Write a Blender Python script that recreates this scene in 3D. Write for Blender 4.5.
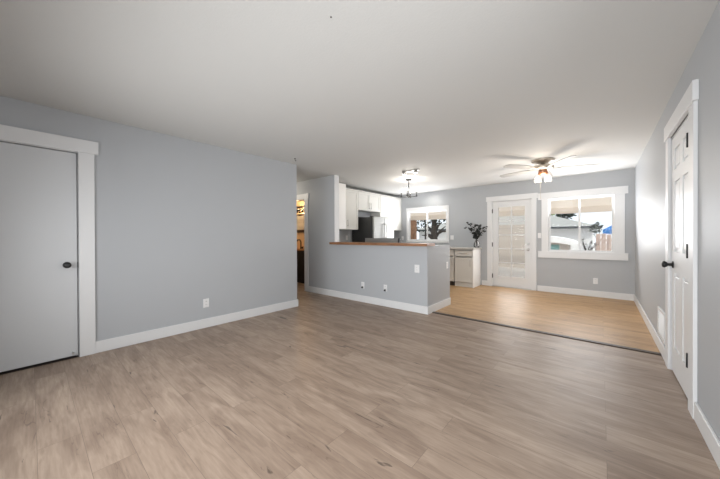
import bpy, bmesh, math, random
from mathutils import Vector, Matrix
R = math.radians
scene = bpy.context.scene
col = scene.collection
for o in list(bpy.data.objects):
    bpy.data.objects.remove(o)
random.seed(7)

# ------------------------------------------------------------------ camera
F_PX, YAW, PITCH, ROLL = 281.84, 0.7073, -0.0045, -0.0035
cam_d = bpy.data.cameras.new('camera')
cam = bpy.data.objects.new('camera', cam_d)
col.objects.link(cam)
cam_d.sensor_fit = 'HORIZONTAL'
cam_d.sensor_width = 36.0
cam_d.lens = F_PX / 720 * 36.0
cam_d.shift_y = -1.526 / 720
cam_d.clip_start = 0.05
fw = Vector((-math.sin(YAW) * math.cos(PITCH), math.cos(YAW) * math.cos(PITCH), math.sin(PITCH)))
rt = Vector((math.cos(YAW), math.sin(YAW), 0))
up = rt.cross(fw)
rt2 = rt * math.cos(ROLL) + up * math.sin(ROLL)
up2 = -rt * math.sin(ROLL) + up * math.cos(ROLL)
m = Matrix((rt2, up2, -fw)).transposed().to_4x4()
m.translation = Vector((-0.4756, -7.2177, 1.198))
cam.matrix_world = m
scene.camera = cam

# ------------------------------------------------------------------ world, sun, large lights, exposure
world = bpy.data.worlds.new('world')
scene.world = world
world.use_nodes = True
wn = world.node_tree.nodes
bg = wn['Background']
bg.inputs[0].default_value = (0.86, 0.93, 1.0, 1)
bg.inputs[1].default_value = 1.55

def lamp(name, typ, loc, energy, color=(1, 1, 1), rot=None, **kw):
    d = bpy.data.lights.new(name, typ)
    d.energy = energy
    d.color = color
    for k, v in kw.items():
        setattr(d, k, v)
    o = bpy.data.objects.new(name, d)
    o.location = loc
    if rot: o.rotation_euler = rot
    col.objects.link(o)
    return o

sun = lamp('sun', 'SUN', (0, 0, 12), 2.1, (1, 0.95, 0.86), angle=R(2))
sun.rotation_euler = Vector((-0.58, 0.55, -0.60)).to_track_quat('-Z', 'Y').to_euler()
# added soft fill behind the camera; the back wall has no window
lamp('front_fill_light', 'AREA', (-1.9, -7.95, 1.05), 106, (0.965, 0.985, 1.0), (R(84.5), 0, 0), shape='RECTANGLE', size=3.6, size_y=1.3, spread=R(128))
# added fill beside the camera for the left wall, no window there
lamp('side_fill_light', 'AREA', (-0.04, -6.5, 1.35), 19, (0.97, 0.985, 1.0), (R(90), 0, R(90)), shape='RECTANGLE', size=1.2, size_y=1.2, spread=R(150))
# daylight entering by the far windows, much of it thrown up from the bright yard
lamp('dining_window_daylight', 'AREA', (-0.8, -0.12, 1.42), 37, (0.97, 0.98, 1.0), (R(-120), 0, 0), shape='RECTANGLE', size=1.0, size_y=1.0)
lamp('patio_door_daylight', 'AREA', (-2.05, 0.02, 1.07), 12, (0.98, 0.98, 0.98), (R(-90), 0, 0), shape='RECTANGLE', size=0.55, size_y=1.6)
lamp('kitchen_window_daylight', 'AREA', (-4.2, -0.12, 1.45), 34, (0.97, 0.98, 1.0), (R(-130), 0, 0), shape='RECTANGLE', size=0.75, size_y=0.8)
scene.view_settings.view_transform = 'Standard'
scene.view_settings.look = 'None'
scene.view_settings.gamma = 1
scene.view_settings.use_curve_mapping = False
scene.view_settings.exposure = -0.33

# ------------------------------------------------------------------ materials
def mat(name, color=(0.8, 0.8, 0.8), rough=0.5, metal=0.0, spec=0.5, bump=None, vary=None, emit=None):
    m = bpy.data.materials.new(name)
    m.use_nodes = True
    nt = m.node_tree; N = nt.nodes; L = nt.links
    b = N['Principled BSDF']
    b.inputs['Base Color'].default_value = (*color, 1)
    b.inputs['Roughness'].default_value = rough
    b.inputs['Metallic'].default_value = metal
    b.inputs['Specular IOR Level'].default_value = spec
    tc = N.new('ShaderNodeTexCoord')
    if bump:
        n = N.new('ShaderNodeTexNoise'); n.inputs['Scale'].default_value = bump[0]; n.inputs['Detail'].default_value = 3
        L.new(tc.outputs['Object'], n.inputs['Vector'])
        bp = N.new('ShaderNodeBump'); bp.inputs['Strength'].default_value = bump[1]; bp.inputs['Distance'].default_value = 0.01
        L.new(n.outputs['Fac'], bp.inputs['Height']); L.new(bp.outputs['Normal'], b.inputs['Normal'])
    if vary:
        n = N.new('ShaderNodeTexNoise'); n.inputs['Scale'].default_value = vary[0]; n.inputs['Detail'].default_value = 4
        mp = N.new('ShaderNodeMapping'); mp.inputs['Scale'].default_value = vary[2] if len(vary) > 2 else (1, 1, 1)
        L.new(tc.outputs['Object'], mp.inputs['Vector']); L.new(mp.outputs['Vector'], n.inputs['Vector'])
        r = N.new('ShaderNodeValToRGB')
        k = vary[1]
        r.color_ramp.elements[0].position = 0.3; r.color_ramp.elements[1].position = 0.7
        r.color_ramp.elements[0].color = (*[c * (1 - k) for c in color], 1)
        r.color_ramp.elements[1].color = (*[min(1, c * (1 + k)) for c in color], 1)
        L.new(n.outputs['Fac'], r.inputs['Fac']); L.new(r.outputs['Color'], b.inputs['Base Color'])
    if emit:
        b.inputs['Emission Color'].default_value = (*emit[0], 1)
        b.inputs['Emission Strength'].default_value = emit[1]
    return m

def floor_mat(name, c_lo, c_hi, c_dark, rough):
    m = bpy.data.materials.new(name); m.use_nodes = True
    nt = m.node_tree; N = nt.nodes; L = nt.links; b = N['Principled BSDF']
    tc = N.new('ShaderNodeTexCoord')
    br = N.new('ShaderNodeTexBrick')
    br.offset = 0.37; br.inputs['Scale'].default_value = 1.0
    br.inputs['Brick Width'].default_value = 1.22; br.inputs['Row Height'].default_value = 0.18
    br.inputs['Mortar Size'].default_value = 0.0012; br.inputs['Mortar Smooth'].default_value = 0.3
    br.inputs['Bias'].default_value = 0.0
    br.inputs['Color1'].default_value = (0, 0, 0, 1); br.inputs['Color2'].default_value = (1, 1, 1, 1)
    br.inputs['Mortar'].default_value = (0.2, 0.2, 0.2, 1)
    L.new(tc.outputs['Object'], br.inputs['Vector'])
    # shift the grain per plank
    sc = N.new('ShaderNodeVectorMath'); sc.operation = 'MULTIPLY'; sc.inputs[1].default_value = (7.3, 3.1, 5.0)
    L.new(br.outputs['Color'], sc.inputs[0])
    ad = N.new('ShaderNodeVectorMath'); ad.operation = 'ADD'
    L.new(tc.outputs['Object'], ad.inputs[0]); L.new(sc.outputs[0], ad.inputs[1])
    def grain(scale, vec, detail, dist=0.0):
        mp = N.new('ShaderNodeMapping'); mp.inputs['Scale'].default_value = vec
        L.new(ad.outputs[0], mp.inputs['Vector'])
        n = N.new('ShaderNodeTexNoise'); n.inputs['Scale'].default_value = scale; n.inputs['Detail'].default_value = detail
        n.inputs['Distortion'].default_value = dist
        L.new(mp.outputs['Vector'], n.inputs['Vector'])
        return n.outputs['Fac']
    def mixc(fac, a, bb, typ='MIX'):
        x = N.new('ShaderNodeMix'); x.data_type = 'RGBA'; x.blend_type = typ
        if isinstance(fac, float): x.inputs[0].default_value = fac
        else: L.new(fac, x.inputs[0])
        for i, v in ((6, a), (7, bb)):
            if isinstance(v, tuple): x.inputs[i].default_value = (*v, 1)
            else: L.new(v, x.inputs[i])
        return x.outputs[2]
    def ramp(fac, p0, p1, v0=0.0, v1=1.0):
        r = N.new('ShaderNodeMapRange'); r.inputs[1].default_value = p0; r.inputs[2].default_value = p1
        r.inputs[3].default_value = v0; r.inputs[4].default_value = v1
        L.new(fac, r.inputs[0]); return r.outputs[0]
    bw = N.new('ShaderNodeRGBToBW'); L.new(br.outputs['Color'], bw.inputs[0])
    g1 = grain(1.9, (0.5, 2.6, 1), 7, 1.3)
    g4 = grain(3.6, (0.7, 3.2, 1), 6, 1.6)
    g5 = grain(1.5, (0.9, 9.0, 1), 3, 0.9)
    g2 = grain(5, (1.2, 14, 1), 6, 0.3)
    g3 = grain(2.4, (0.7, 4.5, 1), 4, 1.6)
    base = mixc(ramp(bw.outputs[0], 0, 1, 0.12, 0.88), c_lo, c_hi)
    base = mixc(ramp(g1, 0.42, 0.64, 0.0, 0.75), base, c_dark)
    base = mixc(ramp(g4, 0.52, 0.62, 0.0, 0.32), base, tuple(c * 0.9 for c in c_dark))
    base = mixc(ramp(g4, 0.44, 0.34, 0.0, 0.30), base, tuple(c * 1.12 for c in c_hi))
    base = mixc(ramp(g2, 0.35, 0.75, 0.0, 0.35), base, tuple(c * 0.72 for c in c_dark))
    dist = N.new('ShaderNodeMath'); dist.operation = 'SUBTRACT'; dist.inputs[1].default_value = 0.5; L.new(g5, dist.inputs[0])
    ab = N.new('ShaderNodeMath'); ab.operation = 'ABSOLUTE'; L.new(dist.outputs[0], ab.inputs[0])
    line = N.new('ShaderNodeMath'); line.operation = 'MULTIPLY'; L.new(ramp(ab.outputs[0], 0.0, 0.012, 1.0, 0.0), line.inputs[0]); L.new(ramp(g1, 0.52, 0.62, 0.0, 0.6), line.inputs[1])
    base = mixc(line.outputs[0], base, (0.09, 0.062, 0.048))
    crack = ramp(g3, 0.685, 0.72, 0.0, 0.7)
    base = mixc(crack, base, (0.05, 0.035, 0.028))
    base = mixc(ramp(br.outputs['Fac'], 0, 1, 0.0, 0.55), base, (0.10, 0.075, 0.06))
    L.new(base, b.inputs['Base Color'])
    b.inputs['Roughness'].default_value = rough; b.inputs['Specular IOR Level'].default_value = 0.35
    L.new(ramp(g2, 0.3, 0.8, rough - 0.05, rough + 0.1), b.inputs['Roughness'])
    bu = N.new('ShaderNodeBump'); bu.inputs['Strength'].default_value = 0.12; bu.inputs['Distance'].default_value = 0.004
    L.new(g2, bu.inputs['Height']); L.new(bu.outputs['Normal'], b.inputs['Normal'])
    return m

def glass_mat(name, ior=1.12, haze=0.0, tint=(1, 1, 1)):
    m = bpy.data.materials.new(name); m.use_nodes = True
    nt = m.node_tree; N = nt.nodes; L = nt.links
    N.remove(N['Principled BSDF'])
    out = N['Material Output']
    t = N.new('ShaderNodeBsdfTransparent'); t.inputs[0].default_value = (*tint, 1)
    g = N.new('ShaderNodeBsdfGlossy'); g.inputs['Roughness'].default_value = 0.02
    fr = N.new('ShaderNodeFresnel'); fr.inputs['IOR'].default_value = ior
    mx = N.new('ShaderNodeMixShader'); L.new(fr.outputs[0], mx.inputs[0]); L.new(t.outputs[0], mx.inputs[1]); L.new(g.outputs[0], mx.inputs[2])
    last = mx.outputs[0]
    if haze:
        tl = N.new('ShaderNodeBsdfTranslucent'); tl.inputs[0].default_value = (0.95, 0.92, 0.88, 1)
        m2 = N.new('ShaderNodeMixShader'); m2.inputs[0].default_value = haze
        L.new(last, m2.inputs[1]); L.new(tl.outputs[0], m2.inputs[2]); last = m2.outputs[0]
    L.new(last, out.inputs['Surface'])
    return m

M = {}
M['wall'] = mat('wall_paint', (0.458, 0.474, 0.494), 0.48, spec=0.15, bump=(90, 0.06))
M['ceiling'] = mat('ceiling_paint', (0.635, 0.635, 0.62), 0.8, bump=(60, 0.1))
M['trim'] = mat('trim_paint', (0.74, 0.745, 0.75), 0.4)
M['door'] = mat('door_paint', (0.62, 0.635, 0.65), 0.42)
M['floor'] = floor_mat('greige_oak_planks', (0.325, 0.243, 0.185), (0.425, 0.328, 0.255), (0.225, 0.160, 0.120), 0.42)
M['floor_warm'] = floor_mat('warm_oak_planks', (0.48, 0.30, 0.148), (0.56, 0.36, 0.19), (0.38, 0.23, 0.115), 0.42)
M['strip'] = mat('brown_strip', (0.06, 0.042, 0.032), 0.5, vary=(20, 0.3))
M['wood'] = mat('butcher_block', (0.28, 0.135, 0.065), 0.4, vary=(6, 0.3, (1, 14, 6)))
M['quartz'] = mat('pale_counter', (0.56, 0.54, 0.51), 0.3, vary=(25, 0.08))
M['cab'] = mat('white_cabinet', (0.76, 0.755, 0.72), 0.35)
M['cab_base'] = mat('greige_cabinet', (0.76, 0.745, 0.71), 0.4)
M['cab_side'] = mat('white_panel', (0.88, 0.87, 0.85), 0.35)
M['kick'] = mat('toe_kick', (0.06, 0.045, 0.035), 0.7)
M['nickel'] = mat('brushed_nickel', (0.55, 0.54, 0.52), 0.3, 1.0)
M['black'] = mat('black_metal', (0.012, 0.012, 0.013), 0.35)
M['steel'] = mat('stainless', (0.37, 0.37, 0.355), 0.4, 1.0, vary=(3, 0.08, (1, 1, 40)))
M['fridge_side'] = mat('charcoal_steel', (0.035, 0.034, 0.033), 0.45)
M['plate'] = mat('switch_plastic', (0.80, 0.80, 0.80), 0.35)
M['slot'] = mat('outlet_slot', (0.05, 0.05, 0.05), 0.5)
M['copper'] = mat('copper_brass', (0.50, 0.27, 0.17), 0.3, 1.0)
M['fanmetal'] = mat('fan_nickel', (0.55, 0.49, 0.42), 0.4, 0.8)
M['blade'] = mat('pale_fan_blade', (0.36, 0.345, 0.32), 0.45)
M['bulb'] = mat('glowing_bulb', (1, 0.95, 0.85), 0.3, emit=((1, 0.92, 0.78), 2.0))
M['cool_bulb'] = mat('glowing_candle_bulb', (1, 1, 1), 0.3, emit=((1, 0.96, 0.9), 5.0))
M['clear'] = glass_mat('clear_glass', ior=1.4)
M['frost'] = glass_mat('frosted_shade', haze=0.14)
M['pane'] = glass_mat('window_pane')
M['door_pane'] = glass_mat('hazy_door_pane', haze=0.22)
M['leaf'] = mat('dark_leaf', (0.022, 0.026, 0.024), 0.6, vary=(30, 0.4))
M['twig'] = mat('twig', (0.035, 0.026, 0.02), 0.7)
M['mirror'] = mat('mirror_glass', (0.8, 0.8, 0.8), 0.03, 1.0)
M['vanity'] = mat('espresso_vanity', (0.012, 0.010, 0.011), 0.4)
M['vanity_top'] = mat('oak_vanity_top', (0.42, 0.22, 0.10), 0.4, vary=(8, 0.25, (1, 8, 1)))
M['bath_wall'] = mat('bath_paint', (0.62, 0.50, 0.36), 0.6)
M['frame_dark'] = mat('dark_frame', (0.03, 0.022, 0.02), 0.5)
# outdoors
M['cream'] = mat('cream_soffit', (0.96, 0.90, 0.83), 0.7)
def translucent(m, f):
    nt = m.node_tree; N = nt.nodes; b = N['Principled BSDF']
    t = N.new('ShaderNodeBsdfTranslucent'); t.inputs[0].default_value = b.inputs['Base Color'].default_value
    x = N.new('ShaderNodeMixShader'); x.inputs[0].default_value = f
    nt.links.new(b.outputs[0], x.inputs[1]); nt.links.new(t.outputs[0], x.inputs[2]); nt.links.new(x.outputs[0], N['Material Output'].inputs['Surface'])
translucent(M['cream'], 0.6)
M['concrete'] = mat('concrete', (0.60, 0.565, 0.525), 0.9, vary=(3, 0.1))
M['fence'] = mat('cedar_fence', (0.50, 0.385, 0.33), 0.8, vary=(4, 0.25, (6, 6, 0.6)))
M['gray_fence'] = mat('weathered_fence', (0.17, 0.18, 0.19), 0.8, vary=(4, 0.25, (6, 6, 0.6)))
M['post'] = mat('brown_post', (0.36, 0.21, 0.13), 0.8, vary=(9, 0.25))
M['white_siding'] = mat('white_siding', (0.86, 0.86, 0.84), 0.7)
M['roof'] = mat('gray_shingles', (0.42, 0.42, 0.395), 0.9, vary=(14, 0.25))
M['gutter'] = mat('dark_gutter', (0.04, 0.045, 0.05), 0.5)
M['beige'] = mat('beige_siding', (0.56, 0.50, 0.44), 0.8)
M['teal'] = mat('teal_paint', (0.16, 0.33, 0.31), 0.6)
M['tarp'] = mat('blue_tarp', (0.035, 0.19, 0.52), 0.5, vary=(5, 0.2))
M['foliage'] = mat('green_foliage', (0.30, 0.42, 0.06), 0.7, vary=(3, 0.5))
M['dark_foliage'] = mat('dark_foliage', (0.035, 0.05, 0.035), 0.8, vary=(3, 0.5))
M['bark'] = mat('bark', (0.045, 0.038, 0.032), 0.9, vary=(12, 0.3))
M['terracotta'] = mat('terracotta', (0.62, 0.33, 0.20), 0.8)

# ------------------------------------------------------------------ mesh helpers
class B:
    def __init__(s): s.bm = bmesh.new()
    def box(s, x0, x1, y0, y1, z0, z1, bev=0.0):
        x0, x1 = sorted((x0, x1)); y0, y1 = sorted((y0, y1)); z0, z1 = sorted((z0, z1))
        r = bmesh.ops.create_cube(s.bm, size=1)
        for v in r['verts']:
            v.co = Vector((x0 + (v.co.x + .5) * (x1 - x0), y0 + (v.co.y + .5) * (y1 - y0), z0 + (v.co.z + .5) * (z1 - z0)))
        if bev:
            es = list({e for v in r['verts'] for e in v.link_edges})
            bmesh.ops.bevel(s.bm, geom=es, offset=bev, segments=2, affect='EDGES', profile=0.5)
        return s
    def prism(s, pts, axis, a, b):
        """extrude a polygon: pts in the two remaining axes"""
        def mk(p, c):
            q = [p[0], p[1]]; q.insert(axis, c); return s.bm.verts.new(q)
        A = [mk(p, a) for p in pts]; C = [mk(p, b) for p in pts]
        n = len(pts)
        fs = [s.bm.faces.new(A), s.bm.faces.new(C[::-1])]
        for i in range(n): fs.append(s.bm.faces.new((A[i], C[i], C[(i + 1) % n], A[(i + 1) % n])))
        bmesh.ops.recalc_face_normals(s.bm, faces=fs)
        return s
    def lathe(s, prof, c=(0, 0, 0), n=24, axis='z', smooth=True):
        """prof: (radius, height) list"""
        rings = []
        for r, h in prof:
            ring = []
            for i in range(n):
                a = 2 * math.pi * i / n
                x, y, z = max(r, 1e-4) * math.cos(a), max(r, 1e-4) * math.sin(a), h
                if axis == 'x': x, y, z = z, x, y
                if axis == 'y': x, y, z = y, z, x
                ring.append(s.bm.verts.new((c[0] + x, c[1] + y, c[2] + z)))
            rings.append(ring)
        fs = []
        for a, b in zip(rings, rings[1:]):
            for i in range(n):
                f = s.bm.faces.new((a[i], a[(i + 1) % n], b[(i + 1) % n], b[i])); f.smooth = smooth; fs.append(f)
        fs.append(s.bm.faces.new(rings[0][::-1])); fs.append(s.bm.faces.new(rings[-1]))
        bmesh.ops.recalc_face_normals(s.bm, faces=fs)
        return s
    def tube(s, pts, r, n=8):
        pts = [Vector(p) for p in pts]
        rs = r if isinstance(r, (list, tuple)) else [r] * len(pts)
        rings = []
        prev = None
        for i, p in enumerate(pts):
            d = (pts[min(i + 1, len(pts) - 1)] - pts[max(i - 1, 0)]).normalized()
            ref = Vector((0, 0, 1)) if abs(d.z) < 0.95 else Vector((1, 0, 0))
            u = d.cross(ref).normalized() if prev is None else (prev - d * prev.dot(d)).normalized()
            prev = u
            v = d.cross(u)
            rings.append([s.bm.verts.new(p + (u * math.cos(2 * math.pi * k / n) + v * math.sin(2 * math.pi * k / n)) * rs[i]) for k in range(n)])
        fs = []
        for a, b in zip(rings, rings[1:]):
            for k in range(n):
                f = s.bm.faces.new((a[k], a[(k + 1) % n], b[(k + 1) % n], b[k])); f.smooth = True; fs.append(f)
        fs.append(s.bm.faces.new(rings[0][::-1])); fs.append(s.bm.faces.new(rings[-1]))
        bmesh.ops.recalc_face_normals(s.bm, faces=fs)
        return s
    def leaf(s, p, d, size, w=0.5):
        """a folded leaf of four faces with real curvature"""
        d = Vector(d).normalized(); ref = Vector((random.uniform(-1, 1), random.uniform(-1, 1), random.uniform(-1, 1)))
        u = d.cross(ref).normalized(); n = d.cross(u)
        p = Vector(p)
        a = s.bm.verts.new(p); t = s.bm.verts.new(p + d * size)
        mid = s.bm.verts.new(p + d * size * .5 - n * size * .08)
        l = s.bm.verts.new(p + d * size * .5 + u * size * w * .5 + n * size * .05)
        r = s.bm.verts.new(p + d * size * .5 - u * size * w * .5 + n * size * .05)
        for f in ((a, mid, l), (l, mid, t), (a, r, mid), (r, t, mid)): s.bm.faces.new(f)
        return s
    def ball(s, c, r, seg=16, sz=1.0):
        k = bmesh.ops.create_uvsphere(s.bm, u_segments=seg, v_segments=max(6, seg // 2), radius=r)
        for v in k['verts']: v.co = Vector((c[0] + v.co.x, c[1] + v.co.y, c[2] + v.co.z * sz))
        for v in k['verts']:
            for f in v.link_faces: f.smooth = True
        return s
    def obj(s, name, material, parent=None):
        me = bpy.data.meshes.new(name)
        if parent is not None and parent.get('_base') is not None:
            bx, by, bz = parent['_base']
            for v in s.bm.verts: v.co -= Vector((bx, by, bz))
        s.bm.to_mesh(me); s.bm.free()
        me.materials.append(M[material] if isinstance(material, str) else material)
        o = bpy.data.objects.new(name, me); col.objects.link(o)
        if parent is not None:
            o.parent = parent
            if parent.get('_base') is not None: o['_base'] = parent['_base']
        return o

def tag(o, label, cat, group=None, kind=None):
    o['label'] = label; o['category'] = cat
    if group: o['group'] = group
    if kind: o['kind'] = kind
    return o
def thing(name, label, cat, base, group=None):
    """Empty at the base; parts are given in world coordinates"""
    o = bpy.data.objects.new(name, None); col.objects.link(o)
    o.location = base; o['_base'] = [float(v) for v in base]
    o.empty_display_size = 0.1
    return tag(o, label, cat, group)
def struct(name, b, material, label=None, cat=None):
    o = b.obj(name, material); o['kind'] = 'structure'
    o['label'] = label or name.replace('_', ' '); o['category'] = cat or name.split('_')[0]
    return o
def struct_root(name, base, label, cat):
    o = thing(name, label, cat, base); o['kind'] = 'structure'
    return o
def copy_tree(o, parent=None):
    c = o.copy(); col.objects.link(c)
    if parent: c.parent = parent
    for ch in [k for k in bpy.data.objects if k.parent == o]: copy_tree(ch, c)
    return c

def wall_grid(b, axis, t0, t1, a0, a1, z0, z1, holes):
    """wall slab with rectangular holes (a0,a1,z0,z1); axis = the thickness axis"""
    A = sorted({a0, a1, *[h[0] for h in holes], *[h[1] for h in holes]})
    Z = sorted({z0, z1, *[h[2] for h in holes], *[h[3] for h in holes]})
    for i in range(len(A) - 1):
        run = None
        for j in range(len(Z) - 1):
            am, zm = (A[i] + A[i + 1]) / 2, (Z[j] + Z[j + 1]) / 2
            solid = not any(h[0] < am < h[1] and h[2] < zm < h[3] for h in holes)
            if solid and run is None: run = Z[j]
            if (not solid) and run is not None:
                seg(b, axis, t0, t1, A[i], A[i + 1], run, Z[j]); run = None
        if run is not None: seg(b, axis, t0, t1, A[i], A[i + 1], run, Z[-1])
    return b
def seg(b, axis, t0, t1, a0, a1, z0, z1):
    if axis == 'x': b.box(t0, t1, a0, a1, z0, z1)
    else: b.box(a0, a1, t0, t1, z0, z1)

# ------------------------------------------------------------------ room shell
C = 2.44
LX, LEND = -4.462, -4.231
HY, HX, HB = -3.256, -2.502, -2.41       # half wall front, right end, back of the return
STUB = -4.545
BACK = -8.0
# door and window openings
LD0, LD1 = -7.69, -6.905               # left door
RD0, RD1 = -4.275, -3.505              # right door
FD0, FD1, FDT = -2.47, -1.64, 2.03     # patio door
W0, W1, WZ0, WZ1 = -1.335, -0.28, 0.87, 1.99
K0, K1, KZ0, KZ1 = -4.79, -3.61, 1.08, 1.92

struct('floor', B().box(-7.6, 0.12, BACK - .1, -3.10, -0.12, 0).box(-7.6, -4.2, -3.10, 0.14, -0.12, 0), 'floor', 'wide greige oak plank floor of the living room', 'floor')
struct('floor_dining', B().box(-4.2, 0.12, -3.10, 0.14, -0.12, 0), 'floor_warm', 'warmer coloured oak plank floor of the dining area', 'floor')  # same plank pattern in a warmer colour beyond the strip
struct('ceiling', B().box(-7.7, 0.2, BACK - .1, 0.14, C, C + 0.12), 'ceiling')
struct('wall_left', wall_grid(B(), 'x', LX - .115, LX, BACK, LEND, 0, C, [(LD0, LD1, -1, 2.055)]), 'wall', 'grey wall on the left with the flush white door', 'wall')
struct('wall_right', wall_grid(B(), 'x', 0, 0.12, BACK, 0.14, 0, C, [(RD0, RD1, -1, 2.06)]), 'wall', 'grey wall on the right with the panelled door', 'wall')
struct('wall_far', wall_grid(B(), 'y', 0, 0.14, -5.45, 0, 0, C, [(FD0, FD1, -1, FDT), (W0, W1, WZ0, WZ1), (K0, K1, KZ0, KZ1)]), 'wall', 'grey far wall with patio door and windows', 'wall')
struct('wall_back', B().box(-4.6, 0.12, BACK - .12, BACK, 0, C), 'wall')
struct('wall_kitchen', B().box(-5.45, -5.33, HY + .128, 0, 0, C), 'wall', 'grey kitchen wall behind the white upper cabinets', 'wall')
struct('wall_hall', wall_grid(B(), 'y', HY, HY + .128, -7.4, STUB, 0, C, [(-6.17, -5.47, -1, 2.03)]), 'wall', 'full height grey wall beside the bathroom doorway', 'wall')
struct('wall_hall_left', B().box(-7.4, LX - .115, LEND - .115, LEND, 0, C), 'wall')
struct('wall_hall_end', B().box(-7.52, -7.4, LEND - .115, -2.0, 0, C), 'wall')
struct('wall_bathroom', B().box(-7.4, -5.45, -2.22, -2.10, 0, C), 'bath_wall', 'warm lit bathroom wall seen through the doorway', 'wall')
struct('wall_light_block_left', B().box(-5.4, -5.28, LD0 - .25, LD1 + .25, 0, C).box(-5.28, LX - .115, LD0 - .25, LD0 - .13, 0, C).box(-5.28, LX - .115, LD1 + .13, LD1 + .25, 0, C), 'wall', 'added light block behind the flush white door', 'wall')  # unseen walls added to keep sky light out of the door gaps
struct('wall_light_block_right', B().box(.9, 1.02, RD0 - .25, RD1 + .25, 0, C).box(.12, .9, RD0 - .25, RD0 - .13, 0, C).box(.12, .9, RD1 + .13, RD1 + .25, 0, C).box(.1, 1.02, RD0 - .25, RD1 + .25, C, C + .1).box(.12, 1.02, RD0 - .25, RD1 + .25, -.12, 0), 'wall', 'added light block behind the panelled door', 'wall')  # unseen box added to shut out daylight behind this door
struct('wall_half', B().box(STUB, HX, HY, HY + .128, 0, 1.045).box(HX - .12, HX, HY + .128, HB, 0, 1.045), 'wall', 'low grey half wall between living room and kitchen', 'wall')

def base(name, boxes, label):
    b = B()
    for bx in boxes: b.box(*bx, bev=0.004)
    return struct(name, b, 'trim', label, 'baseboard')
bh, bt = 0.12, 0.016
base('baseboard_left', [(LX, LX + bt, -6.785, LEND + bt, 0, bh), (LX - .115, LX, LEND, LEND + bt, 0, bh)], 'white baseboard along the left grey wall')
base('baseboard_half', [(-5.345, HX + bt, HY - bt, HY, 0, bh), (HX, HX + bt, HY, HB, 0, bh)], 'white baseboard around the half wall')
base('baseboard_far', [(-2.70, -2.573, -bt, 0, 0, bh), (-1.535, 0, -bt, 0, 0, bh)], 'white baseboard along the far wall')
base('baseboard_right', [(-bt, 0, -3.375, -bt, 0, bh), (-bt, 0, BACK, -4.415, 0, bh)], 'white baseboard along the right wall')
struct('trim_1', B().box(STUB, STUB + .018, HY + .004, HY + .128, 1.09, C, bev=.003), 'trim', 'white corner trim on the end of the full height wall', 'trim')
tag(B().prism([(-0.038, 0.0), (-0.028, 0.010), (0.028, 0.010), (0.038, 0.0)], 0, HX + bt, -bt).obj('threshold_strip', 'strip'),
    'thin dark brown transition strip across the plank floor', 'floor strip')
o = bpy.data.objects['threshold_strip']; o.location = (0, -3.10, 0)

# ------------------------------------------------------------------ doors
def knob(parent, c, direction, material, name='door_knob'):
    """rosette, neck and round knob; direction along x or y (+-1)"""
    ax, s = direction
    prof = [(0.030, 0), (0.030, 0.006), (0.012, 0.010), (0.011, 0.032), (0.022, 0.040), (0.029, 0.052), (0.027, 0.064), (0.012, 0.070)]
    prof = [(r, h * s) for r, h in prof]
    return B().lathe(prof, c, 20, ax).obj(name, material, parent)

# left flush door
d = struct_root('door_1', (LX, -7.29, 0), 'flush white door in the left wall', 'door')
B().box(LX - .05, LX - .006, LD0 + .009, LD1 - .009, 0.022, 2.040, bev=.002).obj('door_slab', 'door', d)
B().box(LX, LX + .018, LD1 + .003, LD1 + .12, 0, 2.055, bev=.002).box(LX, LX + .018, LD0 - .12, LD0 - .003, 0, 2.055, bev=.002).obj('casing', 'trim', d)
B().box(LX, LX + .024, LD0 - .15, LD1 + .152, 2.055, 2.185, bev=.002).obj('header', 'trim', d)
B().box(LX - .115, LX, LD1 - .002, LD1 + .003, 0, 2.05).box(LX - .115, LX, LD0 - .003, LD0 + .002, 0, 2.05).box(LX - .115, LX, LD0, LD1, 2.049, 2.055).obj('jamb', 'trim', d)
B().box(LX - .10, LX - .052, LD1 - .02, LD1, 0, 2.05).box(LX - .10, LX - .052, LD0, LD1, 2.03, 2.049).obj('door_stopper', 'trim', d)
B().box(LX - .11, LX - .002, LD0, LD1, 0, 0.004).obj('threshold', 'frame_dark', d)
knob(d, (LX - .006, -6.985, 0.93), ('x', 1), 'black')
B().box(LX - .014, LX - .008, LD1 - .006, LD1 + .0, 0.90, 0.955).obj('strike_plate', 'black', d)
B().box(LX - .012, LX + .03, LD1 - .05, LD1 - .035, 0.045, 0.06).obj('door_stop', 'nickel', d)

# right six-panel door
d = struct_root('door_2', (0, -3.9, 0), 'six panel white door in the right wall', 'door')
b = B()
xf, xb, xr = 0.004, 0.04, 0.016
y0, y1 = RD0 + .003, RD1 - .003
st = 0.11; mid = (y0 + y1) / 2
b.box(xr, xb, y0, y1, 0.012, 2.05)
ys = [(y0, y0 + st), (mid - .05, mid + .05), (y1 - st, y1)]
zs = [(0.012, 0.23), (0.88, 1.06), (1.66, 1.76), (1.94, 2.05)]
for a, c in ys: b.box(xf, xr, a, c, 0.012, 2.05)
for a, c in zs:
    b.box(xf, xr, ys[0][1], ys[1][0], a, c); b.box(xf, xr, ys[1][1], ys[2][0], a, c)
for (za, zb) in ((0.23, 0.88), (1.06, 1.66), (1.76, 1.94)):
    for (ya, yb) in ((ys[0][1], ys[1][0]), (ys[1][1], ys[2][0])):
        b.box(0.006, xr, ya + .028, yb - .028, za + .028, zb - .028, bev=.008)
b.obj('door_slab', 'trim', d)
B().box(-.02, 0, RD0 - .14, RD0 - .002, 0, 2.07, bev=.002).box(-.02, 0, RD1 + .004, RD1 + .125, 0, 2.07, bev=.002).obj('casing', 'trim', d)
B().box(-.028, 0, RD0 - .165, RD1 + .15, 2.07, 2.20, bev=.002).obj('header', 'trim', d)
B().box(0, .12, RD0 - .004, RD0 + .001, 0, 2.06).box(0, .12, RD1 - .001, RD1 + .004, 0, 2.06).box(0, .12, RD0, RD1, 2.052, 2.07).obj('jamb', 'trim', d)
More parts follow.
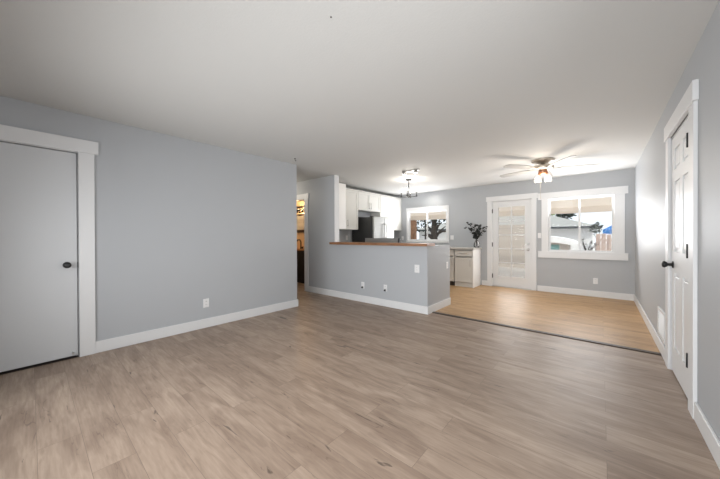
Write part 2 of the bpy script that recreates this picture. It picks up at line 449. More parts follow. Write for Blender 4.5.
knob(d, (0.004, RD1 - .07, 0.945), ('x', -1), 'black')
for z in (1.86, 1.09, 0.33):
    B().box(-.004, .004, RD0 + .004, RD0 + .05, z - .05, z + .05).lathe([(0.0075, -.05), (0.0075, .05)], (-.018, RD0 + .022, z), 12).box(-.018, .002, RD0 + .018, RD0 + .026, z - .05, z + .05).obj('hinge', 'black', d)

# glazed patio door
d = struct_root('door_3', (-2.055, 0, 0), 'white ten light glass patio door in the far wall', 'door')
yd0, yd1 = 0.03, 0.074
gx0, gx1, gz0, gz1 = -2.335, -1.775, 0.25, 1.885
b = B()
b.box(FD0 + .006, gx0, yd0, yd1, 0.02, 2.02); b.box(gx1, FD1 - .006, yd0, yd1, 0.02, 2.02)
b.box(gx0, gx1, yd0, yd1, 0.02, gz0); b.box(gx0, gx1, yd0, yd1, gz1, 2.02)
b.obj('door_slab', 'trim', d)
b = B()
b.box((gx0 + gx1) / 2 - .011, (gx0 + gx1) / 2 + .011, yd0 + .004, yd1 - .004, gz0, gz1)
for k in range(1, 5):
    z = gz0 + (gz1 - gz0) * k / 5
    b.box(gx0, gx1, yd0 + .006, yd1 - .006, z - .011, z + .011)
b.box(gx0 - .022, gx0 + .004, yd0 - .008, yd0, gz0 - .022, gz1 + .022).box(gx1 - .004, gx1 + .022, yd0 - .008, yd0, gz0 - .022, gz1 + .022)
b.box(gx0, gx1, yd0 - .008, yd0, gz0 - .022, gz0 + .004).box(gx0, gx1, yd0 - .008, yd0, gz1 - .004, gz1 + .022)
b.obj('muntins', 'trim', d)
B().box(gx0, gx1, .05, .054, gz0, gz1).obj('glass', 'door_pane', d)
B().box(FD0 - .105, FD0 + .002, -.018, 0, 0, 2.03, bev=.002).box(FD1 - .002, FD1 + .09, -.018, 0, 0, 2.03, bev=.002).obj('casing', 'trim', d)
B().box(FD0 - .125, -1.524, -.026, 0, 2.03, 2.145, bev=.002).obj('header', 'trim', d)
B().box(FD0, FD0 + .006, 0, .14, 0, FDT).box(FD1 - .006, FD1, 0, .14, 0, FDT).box(FD0, FD1, 0, .14, 2.022, FDT).obj('jamb', 'trim', d)
B().box(FD0 + .006, FD1 - .006, -.01, .14, 0, .018).obj('sill', 'nickel', d)
knob(d, (-1.715, yd0, 0.90), ('y', -1), 'nickel')
B().lathe([(0.028, 0), (0.028, -.012), (.012, -.016), (.012, -.03)], (-1.715, yd0, 1.02), 16, 'y').obj('deadbolt', 'nickel', d)
for z in (1.80, 1.0, 0.25):
    B().box(FD0 - .002, FD0 + .016, -.004, yd0, z - .05, z + .05).obj('hinge', 'black', d)

# bathroom doorway casing
b = B()
b.box(-5.472, -5.345, HY - .018, HY, 0, 2.03, bev=.002).box(-6.30, -6.168, HY - .018, HY, 0, 2.03, bev=.002)
b.box(-6.33, -5.325, HY - .024, HY, 2.03, 2.15, bev=.002).box(-5.472, -5.466, HY, HY + .128, 0, 2.03).box(-6.174, -6.168, HY, HY + .128, 0, 2.03)
struct('trim_2', b, 'trim', 'white casing around the bathroom doorway', 'trim')

# ------------------------------------------------------------------ windows
def window(name, label, x0, x1, z0, z1, cas_l, cas_r, head, sill, over_l, over_r, mull):
    w = struct_root(name, ((x0 + x1) / 2, 0, z0), label, 'window')
    B().box(x0 - cas_l, x0 + .003, -.02, 0, z0, z1, bev=.002).box(x1 - .003, x1 + cas_r, -.02, 0, z0, z1, bev=.002).obj('casing', 'trim', w)
    B().box(x0 - over_l, x1 + over_r, -.028, 0, z1 - .003, z1 + head, bev=.002).obj('header', 'trim', w)
    B().box(x0 - over_l, x1 + over_r, -.035, 0, z0 - sill, z0 + .003, bev=.002).obj('window_sill', 'trim', w)
    B().box(x0, x0 + .006, 0, .14, z0, z1).box(x1 - .006, x1, 0, .14, z0, z1).box(x0, x1, 0, .14, z0, z0 + .006).box(x0, x1, 0, .14, z1 - .006, z1).obj('jamb', 'trim', w)
    f = .03
    b = B()
    for (a, c, y) in ((x0 + .006, mull + .02, .07), (mull - .02, x1 - .006, .095)):
        b.box(a, a + f, y, y + .022, z0 + .006, z1 - .006); b.box(c - f, c, y, y + .022, z0 + .006, z1 - .006)
        b.box(a + f, c - f, y, y + .022, z0 + .006, z0 + .006 + f); b.box(a + f, c - f, y, y + .022, z1 - .006 - f, z1 - .006)
    b.obj('sash', 'trim', w)
    B().box(x0 + .03, mull, .079, .082, z0 + .03, z1 - .03).box(mull, x1 - .03, .104, .107, z0 + .03, z1 - .03).obj('glass', 'pane', w)
    return w
window('window_1', 'wide white framed sliding window beside the patio door', W0, W1, WZ0, WZ1, .12, .145, .135, .135, .182, .19, -.81)
window('window_2', 'white framed sliding window over the kitchen counter', K0, K1, KZ0, KZ1, .04, .075, .105, .05, .04, .075, -4.215)

# ------------------------------------------------------------------ kitchen
# bar top with a notch around the full height wall
bt_pts = [(-4.60, -3.335), (-2.47, -3.335), (-2.47, -3.06), (STUB, -3.06), (STUB, HY - .001), (-4.60, HY - .001)]
tag(B().prism([(x + 0.0, y) for x, y in bt_pts], 2, 1.047, 1.092).obj('bar_top', 'wood'), 'reddish brown butcher block bar top along the grey half wall', 'bar top')

def bar_handle(parent, a, b, off, r=.0055):
    a, b, off = Vector(a), Vector(b), Vector(off)
    return B().tube([a + off, b + off], r, 8).tube([a + (b - a) * .12, a + (b - a) * .12 + off], r * .8, 6).tube([a + (b - a) * .88, a + (b - a) * .88 + off], r * .8, 6).obj('handle', 'nickel', parent)

def shaker_x(x, ya, yb, za, zb, parent, material, name='door', handle=None):
    """door panel facing +x"""
    g = .003; r = .057
    b = B().box(x, x + .012, ya + g, yb - g, za + g, zb - g)
    b.box(x + .012, x + .02, ya + g, ya + r, za + g, zb - g).box(x + .012, x + .02, yb - r, yb - g, za + g, zb - g)
    b.box(x + .012, x + .02, ya + r, yb - r, za + g, za + r).box(x + .012, x + .02, ya + r, yb - r, zb - r, zb - g)
    o = b.obj(name, material, parent)
    if handle: bar_handle(o, (x + .02, handle[0], handle[1]), (x + .02, handle[0], handle[2]), (.028, 0, 0))
    return o
CX = -5.028
def upper(label, ya, yb, z0, doors, z1=2.315):
    t = thing('upper_cabinet', label, 'cabinet', (-5.18, (ya + yb) / 2, z0), 'white upper cabinets on the kitchen wall')
    B().box(-5.329, CX, ya, yb, z0, z1).obj('carcass', 'cab', t)
    B().box(-5.329, CX + .03, ya - .001, yb + .001, z1, z1 + .025, bev=.004).obj('crown_moulding', 'cab', t)
    for (a, b, h) in doors: shaker_x(CX, a, b, z0, z1 - .005, t, 'cab', 'cabinet_door', h)
    return t
upper('tall white upper cabinet left of the refrigerator with a handle low on its left', -2.79, -1.982, 1.37, [(-2.413, -1.982, (-2.375, 1.44, 1.60))])
upper('short white double door cabinet above the refrigerator', -1.978, -1.072, 1.86, [(-1.978, -1.525, (-1.56, 1.90, 2.06)), (-1.525, -1.072, (-1.49, 1.90, 2.06))])
upper('white upper cabinet of middle height right of the refrigerator', -1.068, -.552, 1.73, [(-1.068, -.552, (-.59, 1.75, 1.90))])
upper('tall white upper cabinet against the far wall by the kitchen window', -.548, -.004, 1.38, [(-.548, -.004, (-.51, 1.45, 1.61))])

t = thing('upper_cabinet', 'white upper cabinet end panel right against the full height grey wall', 'cabinet', (-4.97, -2.96, 1.36), 'white upper cabinets on the kitchen wall')
B().box(-5.329, -4.62, -3.127, -2.875, 1.36, 2.315).obj('carcass', 'cab', t)
B().box(-4.62, -4.60, -3.127, -2.85, 1.36, 2.315, bev=.002).obj('side_panel', 'cab_side', t)
B().box(-5.0, -4.625, -2.875, -2.855, 1.363, 2.31).obj('cabinet_door', 'cab', t)
# refrigerator
t = thing('refrigerator', 'stainless refrigerator with a dark charcoal side under the short cabinet', 'refrigerator', (-4.95, -1.45, 0))
B().box(-5.31, -4.665, -1.875, -1.02, .02, 1.675, bev=.006).obj('body', 'fridge_side', t)
for (a, b_, h) in ((-1.875, -1.45, -1.485), (-1.446, -1.02, -1.41)):
    o = B().box(-4.66, -4.60, a, b_, .68, 1.685, bev=.012).obj('refrigerator_door', 'steel', t)
    B().tube([(-4.60, h, .78), (-4.555, h, .80), (-4.555, h, 1.5), (-4.60, h, 1.52)], .011, 8).obj('handle', 'steel', o)
o = B().box(-4.66, -4.60, -1.875, -1.02, .06, .67, bev=.012).obj('freezer_drawer', 'steel', t)
B().tube([(-4.60, -1.8, .6), (-4.555, -1.78, .6), (-4.555, -1.12, .6), (-4.60, -1.1, .6)], .011, 8).obj('handle', 'steel', o)
B().box(-5.2, -5.1, -1.85, -1.05, 1.675, 1.70).box(-4.74, -4.66, -1.86, -1.80, 1.675, 1.70).obj('hinge_cover', 'fridge_side', t)

# range backing onto the half wall
t = thing('range', 'stainless kitchen range whose back panel shows above the bar top', 'range', (-3.55, -2.7, 0))
B().box(-3.93, -3.17, -3.02, -2.42, .02, .905, bev=.005).obj('body', 'steel', t)
B().box(-3.93, -3.17, -3.0, -2.40, .905, .925, bev=.004).obj('cooktop', 'black', t)
o = B().prism([(-3.035, .925), (-2.955, .925), (-2.985, 1.165), (-3.025, 1.172)], 0, -3.93, -3.185).obj('back_panel', 'steel', t)
B().prism([(-3.05, .925), (-2.945, .925), (-2.975, 1.13), (-3.02, 1.172)], 0, -3.185, -3.15).obj('end_cap', 'black', o)
B().prism([(-3.05, .925), (-2.945, .925), (-2.975, 1.13), (-3.02, 1.165)], 0, -3.965, -3.93).obj('end_cap', 'black', o)
for gx in (-3.74, -3.36):
    g = B()
    for k in range(3):
        g.box(gx - .16, gx + .16, -2.9 + k * .18, -2.885 + k * .18, .925, .955)
        g.box(gx - .15 + k * .145, gx - .135 + k * .145, -2.93, -2.48, .925, .95)
    g.obj('burner_grate', 'black', t)
o = B().box(-3.90, -3.20, -2.42, -2.39, .2, .80, bev=.006).obj('oven_door', 'steel', t)
B().tube([(-3.85, -2.39, .74), (-3.85, -2.345, .74), (-3.25, -2.345, .74), (-3.25, -2.39, .74)], .01, 8).obj('handle', 'steel', o)

# far counter
tag(B().box(-5.32, -2.703, -.59, -.001, .886, .926, bev=.004).obj('countertop', 'quartz'), 'pale grey countertop under the kitchen window', 'countertop')
def base_cab(label, x0, x1, side, kick, drawer_h=.16, doors=1):
    t = thing('base_cabinet', label, 'cabinet', ((x0 + x1) / 2, -.28, 0), 'base cabinets under the far counter')
    B().box(x0, x1 - .02, -.45, -.02, .10, .885).box(x0, x0 + .018, -.53, -.45, .10, .885).box(x1 - .038, x1 - .02, -.53, -.45, .10, .885).obj('carcass', 'cab_base', t)
    B().box(x0, x1 - .02, -.51 if kick == 'kick' else -.53, -.03, 0, .10).obj('toe_kick', kick, t)
    if side: B().box(x1 - .02, x1, -.55, -.001, 0, .885, bev=.002).obj('side_panel', 'cab_side', t)
    else: B().box(x1 - .02, x1, -.53, -.001, 0.1, .885).obj('side_panel', 'cab_base', t)
    g = .012; xe = x1 - (.024 if side else .0)
    dr = B().box(x0 + g, xe - g, -.55, -.53, 0.885 - drawer_h, .862, bev=.003).obj('drawer', 'cab_base', t)
    bar_handle(dr, ((x0 + x1) / 2 - .09, -.55, .80), ((x0 + x1) / 2 + .09, -.55, .80), (0, -.028, 0))
    wd = (xe - x0) / doors
    for k in range(doors):
        a, c = x0 + k * wd + g, x0 + (k + 1) * wd - g
        za, zb, r = .11, .885 - drawer_h - .030, .055
        b = B().box(a, c, -.542, -.53, za, zb).box(a, a + r, -.55, -.542, za, zb).box(c - r, c, -.55, -.542, za, zb)
        b.box(a + r, c - r, -.55, -.542, za, za + r).box(a + r, c - r, -.55, -.542, zb - r, zb)
        o = b.obj('cabinet_door', 'cab_base', t)
        hx = c - .03
        bar_handle(o, (hx, -.55, zb - .20), (hx, -.55, zb - .05), (0, -.028, 0))
    return t
base_cab('end base cabinet with a white side panel beside the patio door', -3.17, -2.725, True, 'cab_base')
base_cab('base cabinet left of the end cabinet, mostly hidden by the half wall', -3.80, -3.185, False, 'kick')

# vase and branches
VX, VY, VZ = -2.752, -.22, .926
b = B().lathe([(.045, 0), (.062, .01), (.072, .05), (.062, .11), (.032, .165), (.026, .20), (.034, .225), (.031, .225), (.023, .20), (.029, .165), (.058, .11), (.067, .05), (.055, .015)], (VX, VY, VZ), 24)
tag(b.obj('vase', 'clear'), 'round clear glass vase on the pale counter by the patio door', 'vase')
t = thing('leafy_branches', 'dark leafy branches standing in the clear glass vase', 'branches', (VX, VY, VZ + .02))
random.seed(3)
tips = [(-.30, -.02, .50), (-.26, .02, .62), (-.18, -.05, .42), (-.08, .0, .52), (.05, .04, .55), (.16, -.02, .47), (.26, .02, .50), (.20, -.04, .38), (.0, -.06, .40), (-.12, .06, .36)]
for tx, ty, tz in tips:
    p0 = Vector((VX + random.uniform(-.012, .012), VY + random.uniform(-.012, .012), VZ + .03))
    p1 = Vector((VX + tx * .08, VY + ty * .1, VZ + .22))
    p2 = Vector((VX + tx * .43, VY + ty * .6, VZ + .22 + (tz - .22) * .6)); p3 = Vector((VX + tx * .80, VY + ty, VZ + tz))
    pts = [p0, p1, (p1 + p2) / 2 + Vector((0, 0, .02)), p2, (p2 + p3) / 2 + Vector((0, 0, .012)), p3]
    st_ = B().tube(pts, [.0035, .0033, .003, .0026, .002, .0012], 6).obj('stem', 'twig', t)
    lf = B()
    for i in range(2, 6):
        for k in range(3):
            a = pts[i - 1].lerp(pts[i], random.random())
            d_ = Vector((random.uniform(-1, 1), random.uniform(-1, 1), random.uniform(-.4, .9)))
            lf.leaf(a, d_, random.uniform(.06, .10), .66)
    lf.obj('leaves', 'leaf', st_)

# ------------------------------------------------------------------ wall plates
def plate(label, loc, face, kind='outlet', group=None, w=.072, h=.115):
    """face: unit direction the plate faces; built in local coords with +y local = out"""
    t = thing('electrical_outlet' if kind == 'outlet' else 'light_switch', label, 'outlet' if kind == 'outlet' else 'light switch', (0, 0, 0), group)
    B().box(-w / 2, w / 2, 0.0005, .006, -h / 2, h / 2, bev=.002).obj('cover_plate', 'plate', t)
    if kind == 'outlet':
        for z in (.02, -.02):
            s = B().lathe([(.0165, .006), (.0165, .008), (.015, .0085)], (0, 0, z), 16, 'y').obj('socket', 'plate', t)
            B().box(-.0075, -.0045, .0082, .0088, z - .002, z + .008).box(.0045, .0075, .0082, .0088, z - .002, z + .008).obj('slots', 'slot', s)
    else:
        B().box(-.017, .017, .006, .0095, -.033, .033, bev=.001).obj('rocker', 'plate', t)
    t.location = loc
    t.rotation_euler = (0, 0, {'-y': math.pi, '+x': -math.pi / 2, '-x': math.pi / 2}[face])
    return t
plate('white outlet low on the left grey wall', (LX, -5.706, .325), '+x')
ol = plate('white outlet with a black plug, left of the two low on the half wall', (-3.794, HY, .31), '-y', group='outlets low on the half wall')
orr = plate('white outlet with a black plug, right of the two low on the half wall', (-3.29, HY, .315), '-y', group='outlets low on the half wall')
for o_ in (ol, orr):
    b = B().box(-.014, .014, .0088, .034, -.052, -.022, bev=.003); k = b.obj('plug', 'black', o_)
plate('white square plate high on the half wall near its corner', (-2.681, HY, .69), '-y', w=.085, h=.125)
plate('white outlet on the end face of the half wall', (HX, -2.53, .70), '+x')
plate('white outlet low on the far wall under the wide window', (-.556, 0, .311), '-y')
plate('white switch on the far wall right of the kitchen window', (-3.455, 0, 1.17), '-y', 'switch', w=.09)
plate('white switch between the patio door and the wide window', (-1.495, 0, 1.21), '-y', 'switch', w=.06)
plate('white outlet on the far wall left of the kitchen window', (-4.97, 0, 1.15), '-y')
plate('white outlet on the kitchen wall under the tall near cabinet', (-5.33, -2.05, 1.17), '+x')

# return air vent
t = thing('air_vent', 'white louvered air vent low on the right wall beyond the panelled door', 'vent', (0, -3.04, .13))
b = B().box(-.016, -.0005, -3.29, -3.265, .155, .445, bev=.002).box(-.016, -.0005, -2.89, -2.865, .155, .445, bev=.002)
b.box(-.016, -.0005, -3.265, -2.89, .155, .18).box(-.016, -.0005, -3.265, -2.89, .42, .445)
b.obj('frame', 'trim', t)
b = B()
for k in range(14):
    z = .186 + k * .017
    b.prism([(-.012, z), (-.002, z + .011), (-.002, z + .013), (-.012, z + .002)], 1, -3.265, -2.89)
b.obj('louvers', 'trim', t)

# ------------------------------------------------------------------ ceiling fixtures
FX, FY = -1.195, -1.771
t = thing('ceiling_fan', 'ceiling fan with pale blades and a cluster of lit glass bulbs', 'ceiling fan', (FX, FY, C))
B().lathe([(.16, 0), (.165, -.012), (.15, -.035), (.09, -.05), (.03, -.055)], (FX, FY, C), 32).obj('canopy', 'fanmetal', t)
B().lathe([(.03, -.05), (.03, -.085), (.10, -.088), (.145, -.10), (.148, -.135), (.12, -.155), (.06, -.165)], (FX, FY, C), 32).obj('motor_housing', 'fanmetal', t)
B().lathe([(.06, -.165), (.065, -.18), (.062, -.215), (.045, -.235), (.02, -.245)], (FX, FY, C), 24).obj('light_hub', 'copper', t)
for k in range(5):
    a = R(18 + 72 * k)
    rot = Matrix.Translation((FX, FY, C - .14)) @ Matrix.Rotation(a, 4, 'Z') @ Matrix.Rotation(R(10), 4, 'X')
    b = B()
    b.prism([(.20, -.05), (.30, -.062), (.55, -.068), (.70, -.062), (.735, -.03), (.735, .03), (.70, .062), (.55, .068), (.30, .062), (.20, .05)], 2, -.003, .004)
    b.bm.transform(rot); bl = b.obj('blade', 'blade', t)
    b = B().box(.12, .24, -.022, .022, -.009, -.003); b.bm.transform(rot); b.obj('blade_bracket', 'fanmetal', bl)
for k in range(4):
    a = R(52 + 90 * k)
    dx, dy = math.cos(a), math.sin(a)
    e = Vector((FX + dx * .08, FY + dy * .08, C - .255))
    arm = B().tube([(FX + dx * .03, FY + dy * .03, C - .20), (FX + dx * .075, FY + dy * .075, C - .205), e], [.011, .012, .02], 10).obj('lamp_arm', 'copper', t)
    q = e + Vector((dx * .02, dy * .02, -.05))
    b = B().lathe([(.021, .055), (.033, .04), (.048, .01), (.052, -.02), (.046, -.052), (.044, -.052), (.049, -.02), (.045, .01), (.03, .037)], q, 20); b.obj('glass_shade', 'frost', arm)
    B().ball(q + Vector((0, 0, -.004)), .027, 14, 1.2).obj('bulb', 'bulb', arm)
B().tube([(FX - .03, FY - .045, C - .23), (FX - .03, FY - .045, C - .62)], .0025, 5).ball((FX - .03, FY - .045, C - .625), .008, 8).obj('pull_chain', 'fanmetal', t)
lamp('fan_bulbs', 'POINT', (FX, FY, C - .42), 36, (1, 0.92, 0.82), shadow_soft_size=.18)

HXc, HYc = -3.65, -1.867
t = thing('chandelier', 'black four candle chandelier hanging over the kitchen', 'chandelier', (HXc, HYc, C))
B().lathe([(.065, 0), (.065, -.015), (.05, -.028), (.012, -.03)], (HXc, HYc, C), 24).obj('canopy', 'black', t)
B().tube([(HXc, HYc, C - .028), (HXc, HYc, C - .375)], .009, 10).lathe([(.006, -.40), (.022, -.385), (.022, -.36), (.01, -.345)], (HXc, HYc, C), 14).obj('stem', 'black', t)
for k in range(4):
    a = R(20 + 90 * k); dx, dy = math.cos(a) * .165, math.sin(a) * .165
    ex, ey = HXc + dx, HYc + dy
    arm = B().tube([(HXc, HYc, C - .375), (HXc + dx * .5, HYc + dy * .5, C - .38), (ex, ey, C - .372)], .008, 8).lathe([(.004, -.385), (.024, -.375), (.026, -.362), (.012, -.358)], (ex, ey, C), 14).obj('arm', 'black', t)
    B().lathe([(.011, -.36), (.011, -.27)], (ex, ey, C), 12).obj('candle_sleeve', 'black', arm)
    B().lathe([(.008, -.27), (.014, -.255), (.016, -.24), (.011, -.215), (.004, -.195)], (ex, ey, C), 14).obj('bulb', 'cool_bulb', arm)
lamp('chandelier_bulbs', 'POINT', (HXc, HYc, C - .27), 16, (1, 0.93, 0.83), shadow_soft_size=.12)

t = thing('ceiling_spotlight', 'flush two head ceiling spotlight nearer than the chandelier', 'ceiling light', (-3.19, -2.58, C))
B().box(-3.36, -3.02, -2.61, -2.55, C - .025, C - .0005, bev=.006).obj('base_bar', 'nickel', t)
for sx, yy in ((-3.297, -2.60), (-3.081, -2.57)):
    h = B().tube([(sx, yy, C - .025), (sx, yy - .01, C - .032)], .008, 8).lathe([(.028, -.03), (.04, -.04), (.042, -.07), (.036, -.07), (.03, -.045)], (sx, yy - .012, C), 18).obj('spot_head', 'nickel', t)
    B().lathe([(.033, -.066), (.034, -.072), (.02, -.076)], (sx, yy - .012, C), 18).obj('bulb', 'cool_bulb', h)
lamp('spotlight_heads', 'POINT', (-3.19, -2.6, C - .30), 3, (1, 0.95, 0.87), shadow_soft_size=.08)

t = thing('recessed_light', 'small round recessed ceiling light near the kitchen window', 'ceiling light', (-4.0, -.34, C))
B().lathe([(.05, -.0005), (.085, -.0005), (.083, -.007), (.05, -.005)], (-4.0, -.34, C), 28).obj('trim_ring', 'trim', t)
B().lathe([(.002, -.0008), (.052, -.0008), (.052, -.003), (.002, -.003)], (-4.0, -.34, C), 24).obj('lens', 'cool_bulb', t)
lamp('recessed_lamp', 'SPOT', (-3.97, -.33, C - .02), 19, (1, 0.95, 0.86), (R(12), 0, 0), spot_size=R(150), spot_blend=.9, shadow_soft_size=.06)

t = thing('ceiling_hook', 'small black hook in the ceiling by the end of the left wall', 'hook', (-4.158, -4.487, C))
B().lathe([(.014, 0), (.012, -.006), (.004, -.008)], (-4.158, -4.487, C), 12).obj('hook_base', 'black', t)
B().tube([(-4.158, -4.487, C - .006), (-4.158, -4.487, C - .03), (-4.143, -4.487, C - .045), (-4.128, -4.487, C - .03)], .0035, 6).obj('hook_wire', 'black', t)
t = thing('ceiling_hook', 'tiny dark hook alone in the middle of the living room ceiling', 'hook', (-1.635, -6.107, C))
B().lathe([(.0045, 0), (.004, -.003), (.0015, -.005)], (-1.635, -6.107, C), 10).obj('hook_base', 'frame_dark', t)

# ------------------------------------------------------------------ bathroom seen through the doorway
t = thing('bathroom_vanity', 'dark espresso vanity with oak top in the bathroom', 'vanity', (-6.9, -2.46, 0))
B().box(-7.38, -5.9, -2.68, -2.225, .08, .845).box(-7.36, -5.92, -2.64, -2.225, 0, .08).obj('body', 'vanity', t)
for a in (-7.36, -6.87, -6.38):
    o = B().box(a, a + .47, -2.70, -2.681, .12, .81, bev=.003).obj('cabinet_door', 'vanity', t)
    B().tube([(a + .40, -2.70, .45), (a + .40, -2.725, .46), (a + .40, -2.725, .6), (a + .40, -2.70, .61)], .006, 6).obj('handle', 'black', o)
B().box(-7.39, -5.88, -2.71, -2.222, .845, .88, bev=.003).obj('vanity_top', 'vanity_top', t)
fx = -6.60
b = B().tube([(fx, -2.50, .88), (fx, -2.50, 1.06), (fx, -2.53, 1.12), (fx, -2.60, 1.12), (fx, -2.635, 1.08)], .016, 10).lathe([(.03, 0), (.028, .012), (.016, .02)], (fx, -2.5, .881), 14)
t = thing('bathroom_faucet', 'black arched faucet on the oak vanity top', 'faucet', (fx, -2.5, .881)); b.obj('spout', 'black', t)
B().box(fx + .05, fx + .08, -2.52, -2.48, .881, .93).box(fx + .05, fx + .11, -2.51, -2.49, .93, .942).obj('lever', 'black', t)
t = thing('bathroom_mirror', 'dark framed mirror on the warm bathroom wall', 'mirror', (-6.85, -2.222, 1.35))
B().box(-7.3, -6.4, -2.235, -2.223, 1.40, 1.80).obj('mirror_glass', 'mirror', t)
B().box(-7.33, -6.37, -2.245, -2.223, 1.32, 1.40).box(-7.33, -6.37, -2.245, -2.223, 1.80, 1.84).box(-7.33, -7.29, -2.245, -2.223, 1.40, 1.80).box(-6.41, -6.37, -2.245, -2.223, 1.40, 1.80).obj('frame', 'frame_dark', t)
t = thing('vanity_light', 'glowing glass vanity light above the bathroom mirror', 'wall light', (-6.85, -2.222, 1.9))
B().box(-7.25, -6.5, -2.25, -2.223, 2.02, 2.06, bev=.004).obj('back_bar', 'frame_dark', t)
for x in (-7.15, -6.94, -6.7):
    s = B().lathe([(.03, .06), (.05, 0), (.06, -.09), (.055, -.09), (.045, 0)], (x, -2.32, 1.96), 16).obj('glass_shade', 'clear', t)
    B().ball((x, -2.32, 1.93), .035, 12, 1.2).obj('bulb', 'bulb', s)
lamp('hall_fill_light', 'POINT', (-5.9, -3.8, 2.2), 10, (1, 0.9, 0.76), shadow_soft_size=.12)  # added fill without a fixture, brightens the hall wall
lamp('vanity_bulbs', 'POINT', (-6.85, -2.45, 1.92), 28, (1, 0.62, 0.30), shadow_soft_size=.08)

# ------------------------------------------------------------------ outdoors
GZ = -0.15
g = struct('ground', B().box(-40, 30, .14, 60, GZ - .1, GZ), 'concrete', 'pale concrete yard outside', 'ground')
t = thing('patio_cover', 'cream patio cover over the yard outside the far windows', 'patio cover', (-4, 1.6, 1.9))
B().prism([(.15, 2.36), (3.0, 2.02), (3.0, 2.08), (.15, 2.42)], 0, -10, 1.4).obj('roof_panel', 'cream', t)
B().box(-10, 1.4, 2.96, 3.08, 1.86, 2.03).obj('front_beam', 'cream', t)
B().box(-6.47, -6.24, 2.90, 3.12, GZ, 1.86).obj('post', 'post', t)
B().box(1.1, 1.25, 2.95, 3.08, GZ, 1.86).obj('post', 'cream', t)

# neighbouring house with hip roof
t = thing('neighbour_house', 'white neighbouring house with grey hip roof beyond the yard', 'house', (-5.5, 12, GZ))
B().box(-10.0, -.78, 10.2, 15.5, GZ, 1.62).obj('wall', 'white_siding', t)
b = B()
ev = [(-10.4, 9.8, 1.62), (-.45, 9.8, 1.62), (-.45, 15.9, 1.62), (-10.4, 15.9, 1.62)]
rd = [(-7.6, 12.8, 2.52), (-3.0, 12.8, 2.52)]
V = [b.bm.verts.new(p) for p in ev + rd]
for f in ((0, 1, 5, 4), (1, 2, 5), (2, 3, 4, 5), (3, 0, 4), (3, 2, 1, 0)): b.bm.faces.new([V[i] for i in f])
b.obj('roof', 'roof', t)
B().box(-10.45, -.42, 9.72, 9.82, 1.56, 1.66).obj('gutter', 'gutter', t)

# arched garden shed
t = thing('garden_shed', 'low garden shed with a white arched roof and teal door', 'shed', (-2.9, 7, GZ))
B().box(-4.4, -1.45, 6.3, 7.6, GZ, .98).obj('wall', 'beige', t)
pts = []
for k in range(13):
    a = math.pi * k / 12
    pts.append((-2.85 + 1.75 * math.cos(a), .82 + .42 * math.sin(a)))
inn = [(-2.85 + 1.55 * math.cos(math.pi * k / 12), .80 + .18 * math.sin(math.pi * k / 12)) for k in range(12, -1, -1)]
B().prism(pts + inn, 1, 6.1, 7.8).obj('arched_roof', 'white_siding', t)
B().box(-2.05, -1.72, 6.26, 6.30, GZ, .85).obj('shed_door', 'teal', t)

# cedar fence
t = thing('cedar_fence', 'brown plank fence in the yard right of the white house', 'fence', (.8, 6.6, GZ))
b = B()
for k in range(22):
    x = -.62 + k * .15
    b.box(x, x + .135, 6.6, 6.62, GZ, 1.27 + .02 * math.sin(k * 2.3))
b.obj('planks', 'fence', t)
B().box(-.62, 2.7, 6.62, 6.66, .2, .29).box(-.62, 2.7, 6.62, 6.66, 1.0, 1.09).obj('rails', 'fence', t)
t = thing('slat_screen', 'beige board screen in the yard behind the patio door', 'screen', (-3.5, 4.5, GZ))
b = B()
for k in range(11):
    z = GZ + .30 + k * .135; b.box(-4.75, -2.45, 4.5, 4.52, z, z + .125)
b.obj('boards', 'beige', t)
B().box(-4.78, -4.69, 4.52, 4.60, GZ, 1.5).obj('post', 'beige', t); B().box(-2.51, -2.42, 4.52, 4.60, GZ, 1.5).obj('post', 'beige', t)
# blue tarp
t = thing('tarp_canopy', 'blue tarp canopy behind the brown plank fence', 'canopy', (.1, 9, GZ))
b = B(); V = [b.bm.verts.new(p) for p in ((-.42, 8.4, 1.46), (1.6, 8.4, 1.46), (1.6, 9.6, 1.46), (-.42, 9.6, 1.46), (0.12, 9.0, 1.80), (.9, 9.0, 1.80), (-.42, 8.4, 1.28), (1.6, 8.4, 1.28), (1.6, 9.6, 1.28), (-.42, 9.6, 1.28))]
for f in ((0, 1, 5, 4), (1, 2, 5), (2, 3, 4, 5), (3, 0, 4), (0, 6, 7, 1), (1, 7, 8, 2), (2, 8, 9, 3), (3, 9, 6, 0)): b.bm.faces.new([V[i] for i in f])
b.obj('canopy_top', 'tarp', t)
for (x, y) in ((-.39, 8.43), (1.57, 8.43), (1.57, 9.57), (-.39, 9.57)): B().tube([(x, y, GZ), (x, y, 1.42)], .025, 8).obj('pole', 'nickel', t)

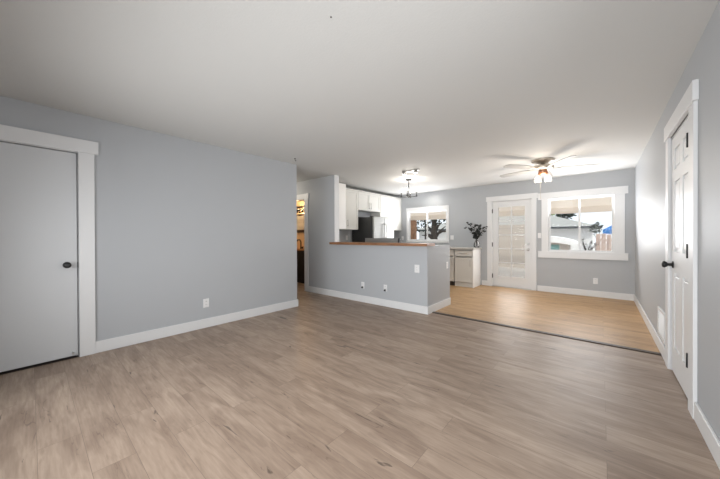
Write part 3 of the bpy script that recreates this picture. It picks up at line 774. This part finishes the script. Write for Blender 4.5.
def crown(b, c, rad, n, size, seed):
    rnd = random.Random(seed); random.seed(seed)
    for i in range(n):
        v = Vector((rnd.gauss(0, 1), rnd.gauss(0, 1), rnd.gauss(0, 1))).normalized() * (rnd.random() ** .4)
        p = Vector(c) + Vector((v.x * rad[0], v.y * rad[1], v.z * rad[2]))
        b.leaf(p, (rnd.uniform(-1, 1), rnd.uniform(-1, 1), rnd.uniform(-1, .6)), size * rnd.uniform(.6, 1.3), .6)
def tree(name, label, base_, h, rad, n, size, mt, trunk_r, seed, lean=0.0, branches=5):
    t = thing(name, label, 'tree', base_)
    bx, by, bz = base_
    rnd = random.Random(seed)
    top = Vector((bx + lean, by, bz + h))
    b = B().tube([base_, (bx + lean * .3, by, bz + h * .35), (bx + lean * .6, by, bz + h * .65), top], [trunk_r, trunk_r * .85, trunk_r * .6, trunk_r * .2], 10)
    for k in range(branches):
        f = rnd.uniform(.35, .85); p = Vector((bx + lean * f, by, bz + h * f))
        e = p + Vector((rnd.uniform(-1, 1) * rad[0] * .8, rnd.uniform(-1, 1) * rad[1] * .6, rnd.uniform(.1, .8) * rad[2]))
        b.tube([p, (p + e) / 2 + Vector((0, 0, .1)), e], [trunk_r * .4, trunk_r * .25, trunk_r * .08], 6)
    b.obj('trunk', 'bark', t)
    b = B(); crown(b, (top.x, top.y, top.z - rad[2] * .25), rad, n, size, seed); b.obj('foliage', mt, t)
    return t
tree('garden_tree', 'bright green tree behind the white neighbouring house', (-3.75, 18, GZ), 3.45, (.85, .8, .6), 420, .26, 'foliage', .14, 11)
tree('garden_tree', 'dark green tree behind the ridge of the grey hip roof', (-2.65, 20.5, GZ), 3.35, (.75, .8, .5), 380, .24, 'dark_foliage', .12, 12)
tree('garden_tree', 'small dark tree between the white house and the blue canopy', (-.62, 8.0, GZ), 1.75, (.2, .2, .26), 90, .11, 'dark_foliage', .04, 13)
tree('garden_tree', 'large dark tree with a thick trunk outside the kitchen window', (-6.38, 5.0, GZ), 2.9, (1.5, .9, .85), 330, .16, 'dark_foliage', .20, 14, branches=8)
tree('garden_tree', 'thin leafy tree beside the brown patio post', (-7.6, 6.5, GZ), 2.5, (1.0, .8, .8), 230, .15, 'dark_foliage', .06, 15)
tree('garden_shrub', 'low shrub in front of the grey fence', (-6.9, 5.8, GZ), .85, (.55, .4, .35), 140, .13, 'dark_foliage', .03, 16)['category'] = 'shrub'
t = thing('grey_fence', 'weathered grey plank fence outside the kitchen window', 'fence', (-11, 10.4, GZ))
b = B()
for k in range(60):
    x = -17.5 + k * .125; b.box(x, x + .115, 9.4, 9.42, GZ, 1.30 + .015 * math.sin(k * 1.9))
b.obj('planks', 'gray_fence', t)
B().box(-17.5, -10.0, 9.42, 9.47, .3, .4).box(-17.5, -10.0, 9.42, 9.47, 1.05, 1.15).obj('rails', 'gray_fence', t)

# potted plant outside the wide window
t = thing('potted_plant', 'bare stemmed plant in a terracotta pot outside the wide window', 'plant', (-.83, 4.6, GZ))
B().lathe([(.16, 0), (.24, .70), (.26, .72), (.26, .78), (.23, .78), (.21, .70)], (-.83, 4.6, GZ), 24).obj('pot', 'terracotta', t)
b = B(); random.seed(21)
for k in range(10):
    a = random.uniform(0, 6.28); r_ = random.uniform(.1, .35)
    e = Vector((-.83 + math.cos(a) * r_, 4.6 + math.sin(a) * r_, random.uniform(.85, 1.08)))
    b.tube([(-.83, 4.6, .55), ((-.83 + e.x) / 2, (4.6 + e.y) / 2, .8), e], [.012, .009, .004], 5)
    for q in range(3): b.leaf(e, (random.uniform(-1, 1), random.uniform(-1, 1), random.uniform(-.5, 1)), .09, .4)
b.obj('stems', 'bark', t)

for o in bpy.data.objects:
    if '_base' in o: del o['_base']
